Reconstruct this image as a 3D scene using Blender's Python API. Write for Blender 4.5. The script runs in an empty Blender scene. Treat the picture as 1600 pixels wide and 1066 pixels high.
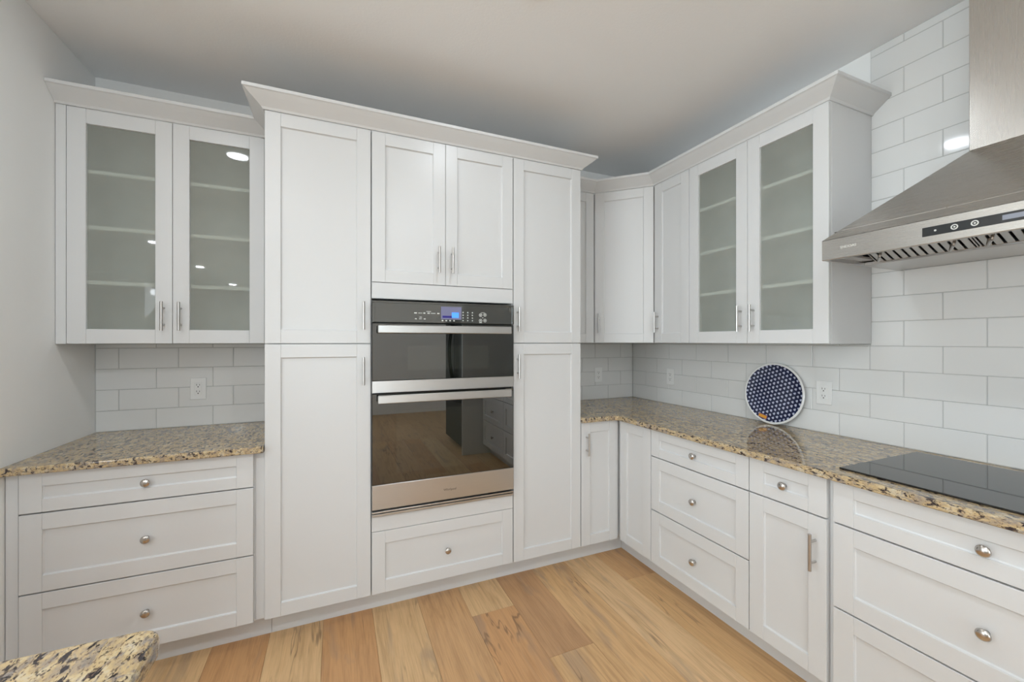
import bpy, bmesh, math, random
from mathutils import Vector, Matrix
random.seed(7)
S = bpy.context.scene
COL = S.collection
PI = math.pi

# ------------------------------------------------------------------ camera
cam_d = bpy.data.cameras.new('camera')
cam = bpy.data.objects.new('camera', cam_d); COL.objects.link(cam)
cam_d.sensor_width = 36.0
cam_d.lens = 36.0 * 641.0 / 1600.0
cam_d.clip_start = 0.02
YAW = math.atan2(274.7, 641.0)
cam.location = (0, 0, 1.385)
cam.rotation_euler = (PI / 2, 0, -YAW)
S.camera = cam

# ------------------------------------------------------------------ world, exposure
W = bpy.data.worlds.new('overcast_sky'); S.world = W
W.use_nodes = True
bg = W.node_tree.nodes['Background']
bg.inputs[0].default_value = (0.81, 0.915, 1.0, 1)
bg.inputs[1].default_value = 7.2
S.view_settings.view_transform = 'Standard'
S.view_settings.look = 'None'
S.view_settings.gamma = 1.0
S.view_settings.use_curve_mapping = False
S.view_settings.exposure = 0.06
S.cycles.diffuse_bounces = 5
S.cycles.max_bounces = 9
S.cycles.adaptive_threshold = 0.025
CAN_POWER = 12.5      # all the other cans
CAN_DIMMED = 3.6      # the two cans nearest the oven wall, kept low to hold the light balance
CAN_COLOR = (0.84, 0.925, 1.0)

# ------------------------------------------------------------------ main measures (metres)
H_CEIL = 2.745
XR, YB, XL = 2.300, 2.780, -1.140        # finished faces: right tile, back tile, left wall
YF, XF = 2.150, 1.660                    # door faces of the tall/base cabinets
YU, XU = 2.455, 1.975                    # door faces of the wall cabinets
Z_CT = 0.914
ROW = 0.1122

# ================================================================== materials
MATS = {}
def newmat(name):
    m = bpy.data.materials.new(name); m.use_nodes = True
    MATS[name] = m
    return m, m.node_tree.nodes, m.node_tree.links, m.node_tree.nodes['Principled BSDF']

def noise_node(N, L, scale, detail=4, rough=0.55, vec=None, dist=0.0):
    n = N.new('ShaderNodeTexNoise')
    n.inputs['Scale'].default_value = scale; n.inputs['Detail'].default_value = detail
    n.inputs['Roughness'].default_value = rough; n.inputs['Distortion'].default_value = dist
    if vec is not None: L.new(vec, n.inputs['Vector'])
    return n
def ramp_node(N, L, fac, stops):
    r = N.new('ShaderNodeValToRGB')
    el = r.color_ramp.elements
    while len(el) < len(stops): el.new(0.5)
    for e, (p, c) in zip(el, stops):
        e.position = p; e.color = (*c, 1) if len(c) == 3 else c
    L.new(fac, r.inputs[0])
    return r
def mix_node(N, L, fac, a, b, blend='MIX'):
    m = N.new('ShaderNodeMix'); m.data_type = 'RGBA'; m.blend_type = blend
    for sock, v in ((m.inputs[0], fac), (m.inputs[6], a), (m.inputs[7], b)):
        if hasattr(v, 'is_output'): L.new(v, sock)
        elif isinstance(v, (int, float)): sock.default_value = v
        else: sock.default_value = (*v, 1)
    return m.outputs[2]
def coords(N, L, kind='Object', scale=(1, 1, 1), rot=(0, 0, 0)):
    t = N.new('ShaderNodeTexCoord'); mp = N.new('ShaderNodeMapping')
    mp.inputs['Scale'].default_value = scale; mp.inputs['Rotation'].default_value = rot
    L.new(t.outputs[kind], mp.inputs['Vector'])
    return mp.outputs[0]
def bump(N, L, P, height, strength, dist=0.002):
    b = N.new('ShaderNodeBump'); b.inputs['Strength'].default_value = strength
    b.inputs['Distance'].default_value = dist
    L.new(height, b.inputs['Height']); L.new(b.outputs[0], P.inputs['Normal'])

def paint(name, col, rough, bscale=60, bstr=0.03, vary=0.015):
    m, N, L, P = newmat(name)
    v = coords(N, L)
    n = noise_node(N, L, 3.0, 1, vec=v)
    c2 = tuple(max(0, x - vary) for x in col)
    L.new(mix_node(N, L, n.outputs[0], col, c2), P.inputs['Base Color'])
    P.inputs['Roughness'].default_value = rough
    if bstr > 0.03:
        b = noise_node(N, L, bscale, 2, vec=v)
        bump(N, L, P, b.outputs[0], bstr)
    return m
paint('cabinet_white', (0.665, 0.667, 0.667), 0.32, 25, 0.012, 0.008)
paint('cabinet_inside', (0.84, 0.84, 0.83), 0.5, 25, 0.01, 0.01)
paint('wall_paint', (0.90, 0.90, 0.89), 0.65, 140, 0.10)
paint('ceiling_paint', (0.93, 0.935, 0.94), 0.85, 90, 0.25)
paint('tile_glaze', (0.735, 0.735, 0.725), 0.07, 9, 0.05, 0.006)
paint('grout', (0.52, 0.52, 0.51), 0.9, 300, 0.2, 0.03)
paint('outlet_plastic', (0.80, 0.80, 0.79), 0.28, 30, 0.01)
paint('dark_slot', (0.02, 0.02, 0.02), 0.6)
paint('trim_ring_white', (0.82, 0.82, 0.81), 0.4)
paint('black_enamel', (0.008, 0.008, 0.009), 0.45, 20, 0.01, 0.003)
MATS['black_enamel'].node_tree.nodes['Principled BSDF'].inputs['Specular IOR Level'].default_value = 0.15
paint('dark_gap', (0.03, 0.03, 0.03), 0.5, 20, 0.01, 0.01)
paint('plate_white', (0.78, 0.78, 0.77), 0.12, 20, 0.01)
paint('icon_print', (0.62, 0.63, 0.60), 0.5)
paint('logo_dark', (0.10, 0.09, 0.08), 0.4)
paint('logo_light', (0.72, 0.72, 0.68), 0.4)
paint('sticker_orange', (0.75, 0.36, 0.07), 0.5, 40, 0.02, 0.08)
paint('sticker_edge', (0.16, 0.06, 0.16), 0.5)
paint('panel_black', (0.025, 0.028, 0.03), 0.10, 20, 0.005, 0.004)
paint('lcd_grey', (0.26, 0.28, 0.33), 0.25, 20, 0.005, 0.02)

def metal(name, col, rough, axis, aniso=0.6, amt=0.08):
    m, N, L, P = newmat(name)
    sc = [40, 40, 40]; sc[axis] = 0.8
    v = coords(N, L, 'Object', tuple(sc))
    n = noise_node(N, L, 14, 2, 0.5, v)
    dark = tuple(c * 0.92 for c in col)
    L.new(mix_node(N, L, n.outputs[0], dark, col), P.inputs['Base Color'])
    P.inputs['Metallic'].default_value = 1.0
    mr = N.new('ShaderNodeMapRange'); mr.inputs[3].default_value = rough - amt / 4; mr.inputs[4].default_value = rough + amt / 4
    L.new(n.outputs[0], mr.inputs[0]); L.new(mr.outputs[0], P.inputs['Roughness'])
    return m
metal('stainless_x', (0.57, 0.55, 0.52), 0.27, 0)       # brushed along local x
metal('stainless_z', (0.57, 0.55, 0.52), 0.27, 2)
metal('stainless_oven', (0.58, 0.575, 0.565), 0.33, 0)
metal('nickel', (0.56, 0.54, 0.52), 0.30, 2)
metal('nickel_knob', (0.60, 0.57, 0.54), 0.22, 1)
metal('filter_steel', (0.62, 0.60, 0.58), 0.36, 0)

def dark_glass(name, base, ior, rough=0.015):
    m, N, L, P = newmat(name)
    v = coords(N, L)
    n = noise_node(N, L, 2.2, 2, vec=v)
    L.new(mix_node(N, L, n.outputs[0], base, tuple(b * 0.85 for b in base)), P.inputs['Base Color'])
    P.inputs['Roughness'].default_value = rough
    P.inputs['IOR'].default_value = ior
    bump(N, L, P, n.outputs[0], 0.02, 0.004)
    return m
dark_glass('oven_glass', (0.004, 0.005, 0.003), 2.1)
dark_glass('oven_window', (0.016, 0.018, 0.013), 2.1)
dark_glass('control_glass', (0.045, 0.046, 0.040), 2.0, 0.06)
dark_glass('cooktop_glass', (0.010, 0.010, 0.010), 1.6, 0.03)

def pane_mat(name, tint, gloss, milky):
    m, N, L, P = newmat(name)
    N.remove(P)
    out = N['Material Output']
    tr = N.new('ShaderNodeBsdfTransparent'); tr.inputs[0].default_value = (*tint, 1)
    df = N.new('ShaderNodeBsdfDiffuse'); df.inputs[0].default_value = (0.56, 0.575, 0.52, 1)
    gl = N.new('ShaderNodeBsdfGlossy'); gl.inputs['Roughness'].default_value = 0.02
    fr = N.new('ShaderNodeFresnel'); fr.inputs[0].default_value = gloss
    n = noise_node(N, L, 6, 2, vec=coords(N, L))
    mr = N.new('ShaderNodeMapRange'); mr.inputs[3].default_value = milky * 0.9; mr.inputs[4].default_value = milky * 1.1
    L.new(n.outputs[0], mr.inputs[0])
    a = N.new('ShaderNodeMixShader'); L.new(mr.outputs[0], a.inputs[0]); L.new(tr.outputs[0], a.inputs[1]); L.new(df.outputs[0], a.inputs[2])
    b = N.new('ShaderNodeMixShader'); L.new(fr.outputs[0], b.inputs[0]); L.new(a.outputs[0], b.inputs[1]); L.new(gl.outputs[0], b.inputs[2])
    L.new(b.outputs[0], out.inputs[0])
    ge = N.new('ShaderNodeNewGeometry'); inv = N.new('ShaderNodeMath'); inv.operation = 'SUBTRACT'; inv.inputs[0].default_value = 1.0
    L.new(ge.outputs['Backfacing'], inv.inputs[1])
    for src, dst in ((fr.outputs[0], b.inputs[0]), (mr.outputs[0], a.inputs[0])):      # reflection and haze at the entry face only
        mu = N.new('ShaderNodeMath'); mu.operation = 'MULTIPLY'
        L.new(src, mu.inputs[0]); L.new(inv.outputs[0], mu.inputs[1]); L.new(mu.outputs[0], dst)
    return m
pane_mat('cabinet_glass', (0.86, 0.885, 0.86), 1.5, 0.38)
pane_mat('window_glass', (0.97, 0.98, 0.97), 1.45, 0.0)

def granite(name, scale=1.0):
    m, N, L, P = newmat(name)
    v = coords(N, L, 'Object', (1.0 * scale, 0.5 * scale, 1.0 * scale), (0, 0, math.radians(-38)))
    big = noise_node(N, L, 42, 5, 0.65, v, 0.4)
    c1 = ramp_node(N, L, big.outputs[0], [(0.30, (0.22, 0.19, 0.17)), (0.41, (0.38, 0.30, 0.21)), (0.50, (0.52, 0.38, 0.20)), (0.58, (0.58, 0.46, 0.28)), (0.70, (0.54, 0.48, 0.38))])
    gr = noise_node(N, L, 58, 5, 0.65, v, 0.6)
    g1 = ramp_node(N, L, gr.outputs[0], [(0.53, (0, 0, 0)), (0.63, (0.8, 0.8, 0.8))])
    c2 = mix_node(N, L, g1.outputs[0], c1.outputs[0], (0.25, 0.225, 0.215))
    dk = noise_node(N, L, 85, 5, 0.62, v, 0.5)
    d1 = ramp_node(N, L, dk.outputs[0], [(0.535, (0, 0, 0)), (0.595, (1, 1, 1))])
    c3 = mix_node(N, L, d1.outputs[0], c2, (0.035, 0.026, 0.028))
    fine = noise_node(N, L, 260, 3, 0.6, v)
    f1 = ramp_node(N, L, fine.outputs[0], [(0.56, (0, 0, 0)), (0.68, (1, 1, 1))])
    c4 = mix_node(N, L, f1.outputs[0], c3, (0.17, 0.115, 0.085))
    L.new(c4, P.inputs['Base Color'])
    P.inputs['Roughness'].default_value = 0.05
    P.inputs['Specular IOR Level'].default_value = 0.62
    return m
granite('granite')

def oak(name, plank):
    m, N, L, P = newmat(name)
    if plank:
        oi = N.new('ShaderNodeObjectInfo')
        tc = N.new('ShaderNodeTexCoord')
        off = N.new('ShaderNodeVectorMath'); off.operation = 'MULTIPLY_ADD'
        cmb = N.new('ShaderNodeCombineXYZ')
        for i in range(3): L.new(oi.outputs['Random'], cmb.inputs[i])
        L.new(cmb.outputs[0], off.inputs[0]); off.inputs[1].default_value = (37, 53, 11)
        L.new(tc.outputs['Object'], off.inputs[2])
        base_v = off.outputs[0]; tone = oi.outputs['Color']
    else:
        tc = N.new('ShaderNodeTexCoord')
        br = N.new('ShaderNodeTexBrick')
        rot = N.new('ShaderNodeMapping'); rot.inputs['Rotation'].default_value = (0, 0, PI / 2)
        L.new(tc.outputs['Object'], rot.inputs[0]); L.new(rot.outputs[0], br.inputs['Vector'])
        br.inputs['Scale'].default_value = 1.0
        br.inputs['Brick Width'].default_value = 1.8; br.inputs['Row Height'].default_value = 0.2286
        br.inputs['Mortar Size'].default_value = 0.0012
        br.inputs['Color1'].default_value = (0.63, 0.40, 0.21, 1); br.inputs['Color2'].default_value = (0.55, 0.34, 0.17, 1)
        br.inputs['Mortar'].default_value = (0.2, 0.12, 0.06, 1)
        base_v = tc.outputs['Object']; tone = br.outputs['Color']
    mp = N.new('ShaderNodeMapping'); mp.inputs['Scale'].default_value = (9, 0.75, 9)
    L.new(base_v, mp.inputs[0])
    g = noise_node(N, L, 2.6, 7, 0.62, mp.outputs[0], 1.1)
    gr = ramp_node(N, L, g.outputs[0], [(0.25, (0.74, 0.70, 0.66)), (0.5, (1.0, 1.0, 1.0)), (0.75, (1.10, 1.09, 1.07))])
    c = mix_node(N, L, 1.0, tone, gr.outputs[0], 'MULTIPLY')
    # fine pores
    mp2 = N.new('ShaderNodeMapping'); mp2.inputs['Scale'].default_value = (90, 3.0, 90); L.new(base_v, mp2.inputs[0])
    p = noise_node(N, L, 2.0, 3, 0.6, mp2.outputs[0])
    pr = ramp_node(N, L, p.outputs[0], [(0.35, (0.86, 0.83, 0.80)), (0.55, (1, 1, 1))])
    c = mix_node(N, L, 0.8, c, pr.outputs[0], 'MULTIPLY')
    # grey mineral streaks
    mp3 = N.new('ShaderNodeMapping'); mp3.inputs['Scale'].default_value = (4.5, 1.0, 4.5); L.new(base_v, mp3.inputs[0])
    k = noise_node(N, L, 1.9, 3, 0.55, mp3.outputs[0], 0.8)
    kr = ramp_node(N, L, k.outputs[0], [(0.57, (0, 0, 0)), (0.72, (0.6, 0.6, 0.6))])
    c = mix_node(N, L, kr.outputs[0], c, (0.30, 0.22, 0.16))
    # splits: thin dark lines where a stretched noise crosses a level, only inside some patches
    mp4 = N.new('ShaderNodeMapping'); mp4.inputs['Scale'].default_value = (5, 0.42, 5); L.new(base_v, mp4.inputs[0])
    s = noise_node(N, L, 1.3, 4, 0.6, mp4.outputs[0], 0.5)
    sr = ramp_node(N, L, s.outputs[0], [(0.488, (0, 0, 0)), (0.498, (1, 1, 1)), (0.502, (1, 1, 1)), (0.512, (0, 0, 0))])
    sm = noise_node(N, L, 1.7, 2, 0.5, base_v)
    smr = ramp_node(N, L, sm.outputs[0], [(0.50, (0, 0, 0)), (0.62, (0.65, 0.65, 0.65))])
    sf = mix_node(N, L, 1.0, sr.outputs[0], smr.outputs[0], 'MULTIPLY')
    c = mix_node(N, L, sf, c, (0.13, 0.075, 0.045))
    # knots
    vo = N.new('ShaderNodeTexVoronoi'); vo.inputs['Scale'].default_value = 2.1
    mp5 = N.new('ShaderNodeMapping'); mp5.inputs['Scale'].default_value = (1.5, 0.8, 1.0); L.new(base_v, mp5.inputs[0])
    wob = noise_node(N, L, 14, 2, 0.5, base_v)
    wv = N.new('ShaderNodeVectorMath'); wv.operation = 'MULTIPLY_ADD'
    L.new(wob.outputs['Color'], wv.inputs[0]); wv.inputs[1].default_value = (0.06, 0.06, 0.06); L.new(mp5.outputs[0], wv.inputs[2])
    L.new(wv.outputs[0], vo.inputs['Vector'])
    vr = ramp_node(N, L, vo.outputs['Distance'], [(0.0, (0.85, 0.85, 0.85)), (0.035, (0.6, 0.6, 0.6)), (0.075, (0.0, 0.0, 0.0))])
    c = mix_node(N, L, vr.outputs[0], c, (0.15, 0.09, 0.06))
    L.new(c, P.inputs['Base Color'])
    P.inputs['Roughness'].default_value = 0.42
    P.inputs['Specular IOR Level'].default_value = 0.35
    bump(N, L, P, p.outputs[0], 0.05, 0.001)
    return m
oak('oak_plank', True)
oak('oak_floor_far', False)

def plate_pattern():
    m, N, L, P = newmat('plate_pattern')
    tc = N.new('ShaderNodeTexCoord')
    sep = N.new('ShaderNodeSeparateXYZ')
    wob = noise_node(N, L, 60, 2, 0.5, tc.outputs['Object'])
    wv = N.new('ShaderNodeVectorMath'); wv.operation = 'MULTIPLY_ADD'
    L.new(wob.outputs['Color'], wv.inputs[0]); wv.inputs[1].default_value = (0.006, 0.006, 0.006); L.new(tc.outputs['Object'], wv.inputs[2])
    L.new(wv.outputs[0], sep.inputs[0])
    def mth(op, a, b=None):
        n = N.new('ShaderNodeMath'); n.operation = op
        for i, v in enumerate((a, b)):
            if v is None: continue
            if hasattr(v, 'is_output'): L.new(v, n.inputs[i])
            else: n.inputs[i].default_value = v
        return n.outputs[0]
    k = 2 * PI / 0.0205
    waves = []
    for a, ph in ((math.radians(50), 0.0), (math.radians(170), 0.0), (math.radians(290), 0.0)):
        x = mth('MULTIPLY', sep.outputs[0], k * math.cos(a)); y = mth('MULTIPLY', sep.outputs[1], k * math.sin(a))
        waves.append(mth('SINE', mth('ADD', mth('ADD', x, y), ph)))
    tot = mth('ADD', mth('ADD', waves[0], waves[1]), waves[2])
    r = ramp_node(N, L, mth('MULTIPLY', tot, 0.30), [(0.0, (0.012, 0.016, 0.05)), (0.13, (0.012, 0.016, 0.05)), (0.24, (0.36, 0.38, 0.52)), (1.0, (0.58, 0.60, 0.72))])
    L.new(r.outputs[0], P.inputs['Base Color'])
    P.inputs['Roughness'].default_value = 0.15
plate_pattern()

def emitter(name, col, strength):
    m, N, L, P = newmat(name)
    P.inputs['Base Color'].default_value = (*col, 1)
    n = noise_node(N, L, 5, 1, vec=coords(N, L))
    c = mix_node(N, L, n.outputs[0], col, tuple(x * 0.95 for x in col))
    L.new(c, P.inputs['Emission Color']); P.inputs['Emission Strength'].default_value = strength
    m.cycles.emission_sampling = 'NONE'          # the lamp objects do the lighting
emitter('lamp_lens', (0.95, 0.98, 1.0), 9.0)
emitter('lamp_globe', (0.9, 0.95, 1.0), 12.0)
emitter('display_violet', (0.16, 0.16, 0.26), 0.22)
emitter('display_navy', (0.01, 0.005, 0.12), 0.8)
emitter('display_blue', (0.06, 0.25, 1.0), 0.9)

# ================================================================== mesh helpers
class MB:
    """collects faces; build() links them as one mesh object"""
    def __init__(s): s.v = []; s.f = []; s.m = []; s.sm = []
    def poly(s, pts, faces, mi=0, smooth=False):
        o = len(s.v); s.v += [tuple(p) for p in pts]
        s.f += [tuple(i + o for i in f) for f in faces]
        s.m += [mi] * len(faces); s.sm += [smooth] * len(faces)
        return s
    def box(s, x0, x1, y0, y1, z0, z1, b=0.0, mi=0):
        if b <= 0:
            p = [(x, y, z) for x in (x0, x1) for y in (y0, y1) for z in (z0, z1)]
            return s.poly(p, [(0, 1, 3, 2), (4, 6, 7, 5), (0, 4, 5, 1), (2, 3, 7, 6), (0, 2, 6, 4), (1, 5, 7, 3)], mi)
        b = min(b, 0.45 * (x1 - x0), 0.45 * (y1 - y0), 0.45 * (z1 - z0))
        lo, hi = (x0, y0, z0), (x1, y1, z1)
        pts = []; idx = {}
        for c in range(8):
            sg = [(c >> k) & 1 for k in range(3)]
            for a in range(3):
                q = []
                for k in range(3):
                    e = hi[k] if sg[k] else lo[k]
                    if k != a: e += -b if sg[k] else b
                    q.append(e)
                idx[(c, a)] = len(pts); pts.append(q)
        F = []
        for a in range(3):
            k1, k2 = (a + 1) % 3, (a + 2) % 3
            for sd in (0, 1):
                ring = [(sd << a) | (p << k1) | (q << k2) for p, q in ((0, 0), (1, 0), (1, 1), (0, 1))]
                f = [idx[(c, a)] for c in ring]
                F.append(f if sd else f[::-1])
            for p in (0, 1):
                for q in (0, 1):
                    c0 = (p << k1) | (q << k2); c1 = c0 | (1 << a)
                    f = [idx[(c0, k1)], idx[(c1, k1)], idx[(c1, k2)], idx[(c0, k2)]]
                    F.append(f if p != q else f[::-1])
        for c in range(8):
            f = [idx[(c, 0)], idx[(c, 1)], idx[(c, 2)]]
            F.append(f if bin(c).count('1') % 2 else f[::-1])
        return s.poly(pts, F, mi)
    def tube(s, p0, p1, r0, r1=None, n=14, mi=0, cap=True):
        r1 = r0 if r1 is None else r1
        p0, p1 = Vector(p0), Vector(p1); d = (p1 - p0).normalized()
        a = d.orthogonal().normalized(); b = d.cross(a)
        pts = []
        for p, r in ((p0, r0), (p1, r1)):
            for i in range(n):
                t = 2 * PI * i / n
                pts.append(p + (a * math.cos(t) + b * math.sin(t)) * r)
        s.poly(pts, [(i, (i + 1) % n, n + (i + 1) % n, n + i) for i in range(n)], mi, True)
        if cap: s.poly(pts, [tuple(range(n))[::-1], tuple(range(n, 2 * n))], mi)
        return s
    def lathe(s, origin, axis, prof, n=24, mi=0, smooth=True):
        """prof: list of (radius, distance along axis)"""
        o = Vector(origin); d = Vector(axis).normalized(); a = d.orthogonal().normalized(); b = d.cross(a)
        pts = []
        for r, h in prof:
            for i in range(n):
                t = 2 * PI * i / n
                pts.append(o + d * h + (a * math.cos(t) + b * math.sin(t)) * r)
        F = []
        for j in range(len(prof) - 1):
            F += [(j * n + i, j * n + (i + 1) % n, (j + 1) * n + (i + 1) % n, (j + 1) * n + i) for i in range(n)]
        s.poly(pts, F, mi, smooth)
        o2 = len(s.v) - len(pts)
        return s
    def path(s, pts, r, n=8, mi=0):
        for i in range(len(pts) - 1): s.tube(pts[i], pts[i + 1], r, n=n, mi=mi)
        return s
    def prism(s, poly, z0, z1, mi=0):
        n = len(poly)
        pts = [(x, y, z0) for x, y in poly] + [(x, y, z1) for x, y in poly]
        return s.poly(pts, [tuple(range(n))[::-1], tuple(range(n, 2 * n))] + [(i, (i + 1) % n, n + (i + 1) % n, n + i) for i in range(n)], mi)
    def mesh(s, name, mats):
        me = bpy.data.meshes.new(name); me.from_pydata(s.v, [], s.f)
        for m in mats: me.materials.append(MATS[m])
        me.polygons.foreach_set('material_index', s.m); me.polygons.foreach_set('use_smooth', s.sm)
        bm = bmesh.new(); bm.from_mesh(me); bmesh.ops.recalc_face_normals(bm, faces=bm.faces); bm.to_mesh(me); bm.free()
        me.update(); return me
    def build(s, name, mats, parent=None, loc=(0, 0, 0), rot=(0, 0, 0)):
        if isinstance(mats, str): mats = [mats]
        return link(name, s.mesh(name, mats), parent, loc, rot)

def link(name, data, parent=None, loc=(0, 0, 0), rot=(0, 0, 0)):
    o = bpy.data.objects.new(name, data); COL.objects.link(o)
    o.location = loc; o.rotation_euler = rot
    if parent is not None: o.parent = parent
    return o
def tag(o, label, cat, group=None, kind=None):
    o['label'] = label; o['category'] = cat
    if group: o['group'] = group
    if kind: o['kind'] = kind
    return o
def thing(name, label, cat, loc=(0, 0, 0), rz=0.0, group=None):
    return tag(link(name, None, None, loc, (0, 0, rz)), label, cat, group)
def text_mesh(body, size, depth, mat):
    cu = bpy.data.curves.new('lettering', 'FONT'); cu.body = body; cu.size = size; cu.extrude = depth
    cu.align_x = 'CENTER'; cu.align_y = 'CENTER'; cu.resolution_u = 3
    o = bpy.data.objects.new('lettering', cu); COL.objects.link(o)
    bpy.context.view_layer.update()
    me = bpy.data.meshes.new_from_object(o.evaluated_get(bpy.context.evaluated_depsgraph_get()))
    bpy.data.objects.remove(o); bpy.data.curves.remove(cu)
    me.materials.clear(); me.materials.append(MATS[mat])
    return me
def bevelled(mb, name, mats, sel, off, seg, parent=None, loc=(0, 0, 0), rot=(0, 0, 0)):
    o = mb.build(name, mats, parent, loc, rot)
    bm = bmesh.new(); bm.from_mesh(o.data)
    bmesh.ops.remove_doubles(bm, verts=bm.verts, dist=1e-5)
    es = [e for e in bm.edges if sel(e)]
    bmesh.ops.bevel(bm, geom=es, offset=off, segments=seg, profile=0.5, affect='EDGES', clamp_overlap=True)
    bm.to_mesh(o.data); bm.free()
    return o

# ================================================================== the room shell
X0, X1, Y0, Y1 = -5.5, XR + 0.008, -8.3, YB + 0.008
# floor: sub-floor slab, planks in front of the cabinets laid one by one
fl = MB(); fl.box(X0 - 0.1, X1 + 0.1, -3.9, Y1 + 0.1, -0.08, -0.0125).box(X0 - 0.1, -1.4, Y0 - 0.1, -3.9, -0.08, -0.0125)
floor = tag(fl.build('floor', 'oak_floor_far'), 'wide plank oak floor running toward the oven wall', 'floor', kind='structure')
PX0, PITCH = -0.058, 0.2286
TONES = {'gold': (0.644, 0.401, 0.195), 'light': (0.673, 0.444, 0.233), 'amber': (0.575, 0.320, 0.148), 'brown': (0.506, 0.294, 0.148), 'sand': (0.690, 0.459, 0.247), 'tan': (0.598, 0.358, 0.177)}
# end joints measured on the photograph for the rows in view; tones from far end to near end
ROWS = {-6: ([0.3], ['tan', 'gold']), -5: ([1.2], ['gold', 'amber']), -4: ([0.1], ['amber', 'tan']), -3: ([1.0], ['light', 'gold']),
        -2: ([0.5], ['amber', 'gold']), -1: ([1.35], ['light', 'tan']), 0: ([0.35], ['amber', 'gold']), 1: ([0.9], ['light', 'amber']),
        2: ([0.45], ['tan', 'gold']), 3: ([1.972, 0.5], ['light', 'amber', 'tan']), 4: ([1.583, 0.0], ['brown', 'gold', 'amber']),
        5: ([0.75], ['gold', 'light']), 6: ([0.2], ['sand', 'tan']), 7: ([1.92, 0.3], ['tan', 'gold', 'light']), 8: ([1.0], ['tan', 'gold'])}
PY0, PY1 = -1.6, 2.30
for r in range(-6, 9):
    joints, tones = ROWS[r]
    ys = [PY1] + joints + [PY0]
    xa = PX0 + (r - 1) * PITCH + PITCH
    for i in range(len(ys) - 1):
        ya, yb = ys[i + 1], ys[i]
        b = MB(); g = 0.0004
        b.box(g, PITCH - g, g - (yb - ya) / 2, (yb - ya) / 2 - g, -0.012, 0.0, 0.0007)
        o = b.build('plank', 'oak_plank', floor, (xa, (ya + yb) / 2, 0))
        o.color = (*TONES[tones[i]], 1)
far = MB()
xe, xb = PX0 - 6 * PITCH, PX0 + 9 * PITCH
far.box(X0, xe, Y0, Y1, -0.0125, -0.0005).box(xe, xb, -3.9, PY0, -0.0125, -0.0005).box(xb, X1, -3.9, Y1, -0.0125, -0.0005).box(xe, xb, PY1, Y1, -0.0125, -0.0005)
far.build('outer_planking', 'oak_floor_far', floor)

ce = MB(); ce.box(X0 - 0.1, X1 + 0.1, -3.9, Y1 + 0.1, H_CEIL, H_CEIL + 0.1).box(X0 - 0.1, -1.4, Y0 - 0.1, -3.9, H_CEIL, H_CEIL + 0.1)
tag(ce.build('ceiling', 'ceiling_paint'), 'smooth white painted ceiling above the cabinets', 'ceiling', kind='structure')
wb = MB(); wb.box(X0 - 0.1, X1 + 0.1, Y1, Y1 + 0.1, 0, H_CEIL)
wall_back = tag(wb.build('wall_back', 'wall_paint'), 'white wall behind the oven tower with tile under the wall cabinets', 'wall', kind='structure')
wr = MB(); wr.box(X1, X1 + 0.1, -3.9, Y1, 0, H_CEIL)
wall_right = tag(wr.build('wall_right', 'wall_paint'), 'right wall with white subway tile behind the range hood', 'wall', kind='structure')
wl = MB(); wl.box(XL - 0.12, XL, 1.55, Y1, 0, H_CEIL, 0.002)
tag(wl.build('wall_left', 'wall_paint'), 'short pale wall beside the left glass-front cabinet', 'wall', kind='structure')
# far walls of the open room behind the camera, with unseen windows added to light it
wf = MB()
PYW = -3.8
WX0, WX1 = -0.86, 0.34
wf.box(-1.5, WX0, PYW - 0.1, PYW, 0, H_CEIL).box(WX1, X1, PYW - 0.1, PYW, 0, H_CEIL)
wf.box(WX0, WX1, PYW - 0.1, PYW, 0, 0.1).box(WX0, WX1, PYW - 0.1, PYW, 2.45, H_CEIL)
wf.box(-1.5, -1.4, Y0, PYW - 0.1, 0, H_CEIL)
tag(wf.build('wall_front', 'wall_paint'), 'white wall across the room from the oven, around the added window', 'wall', kind='structure')
we = MB(); we.box(X0 - 0.1, -1.4, Y0 - 0.1, Y0, 0, H_CEIL)
tag(we.build('wall_far', 'wall_paint'), 'far end wall of the open living space', 'wall', kind='structure')
ws = MB()
ws.box(X0 - 0.1, X0, Y0, -3.4, 0, H_CEIL).box(X0 - 0.1, X0, 2.0, Y1, 0, H_CEIL)
ws.box(X0 - 0.1, X0, -3.4, 2.0, 0, 0.1).box(X0 - 0.1, X0, -3.4, 2.0, 2.4, H_CEIL)
tag(ws.build('wall_side', 'wall_paint'), 'outer side wall with an opening for the added wide window', 'wall', kind='structure')
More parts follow.
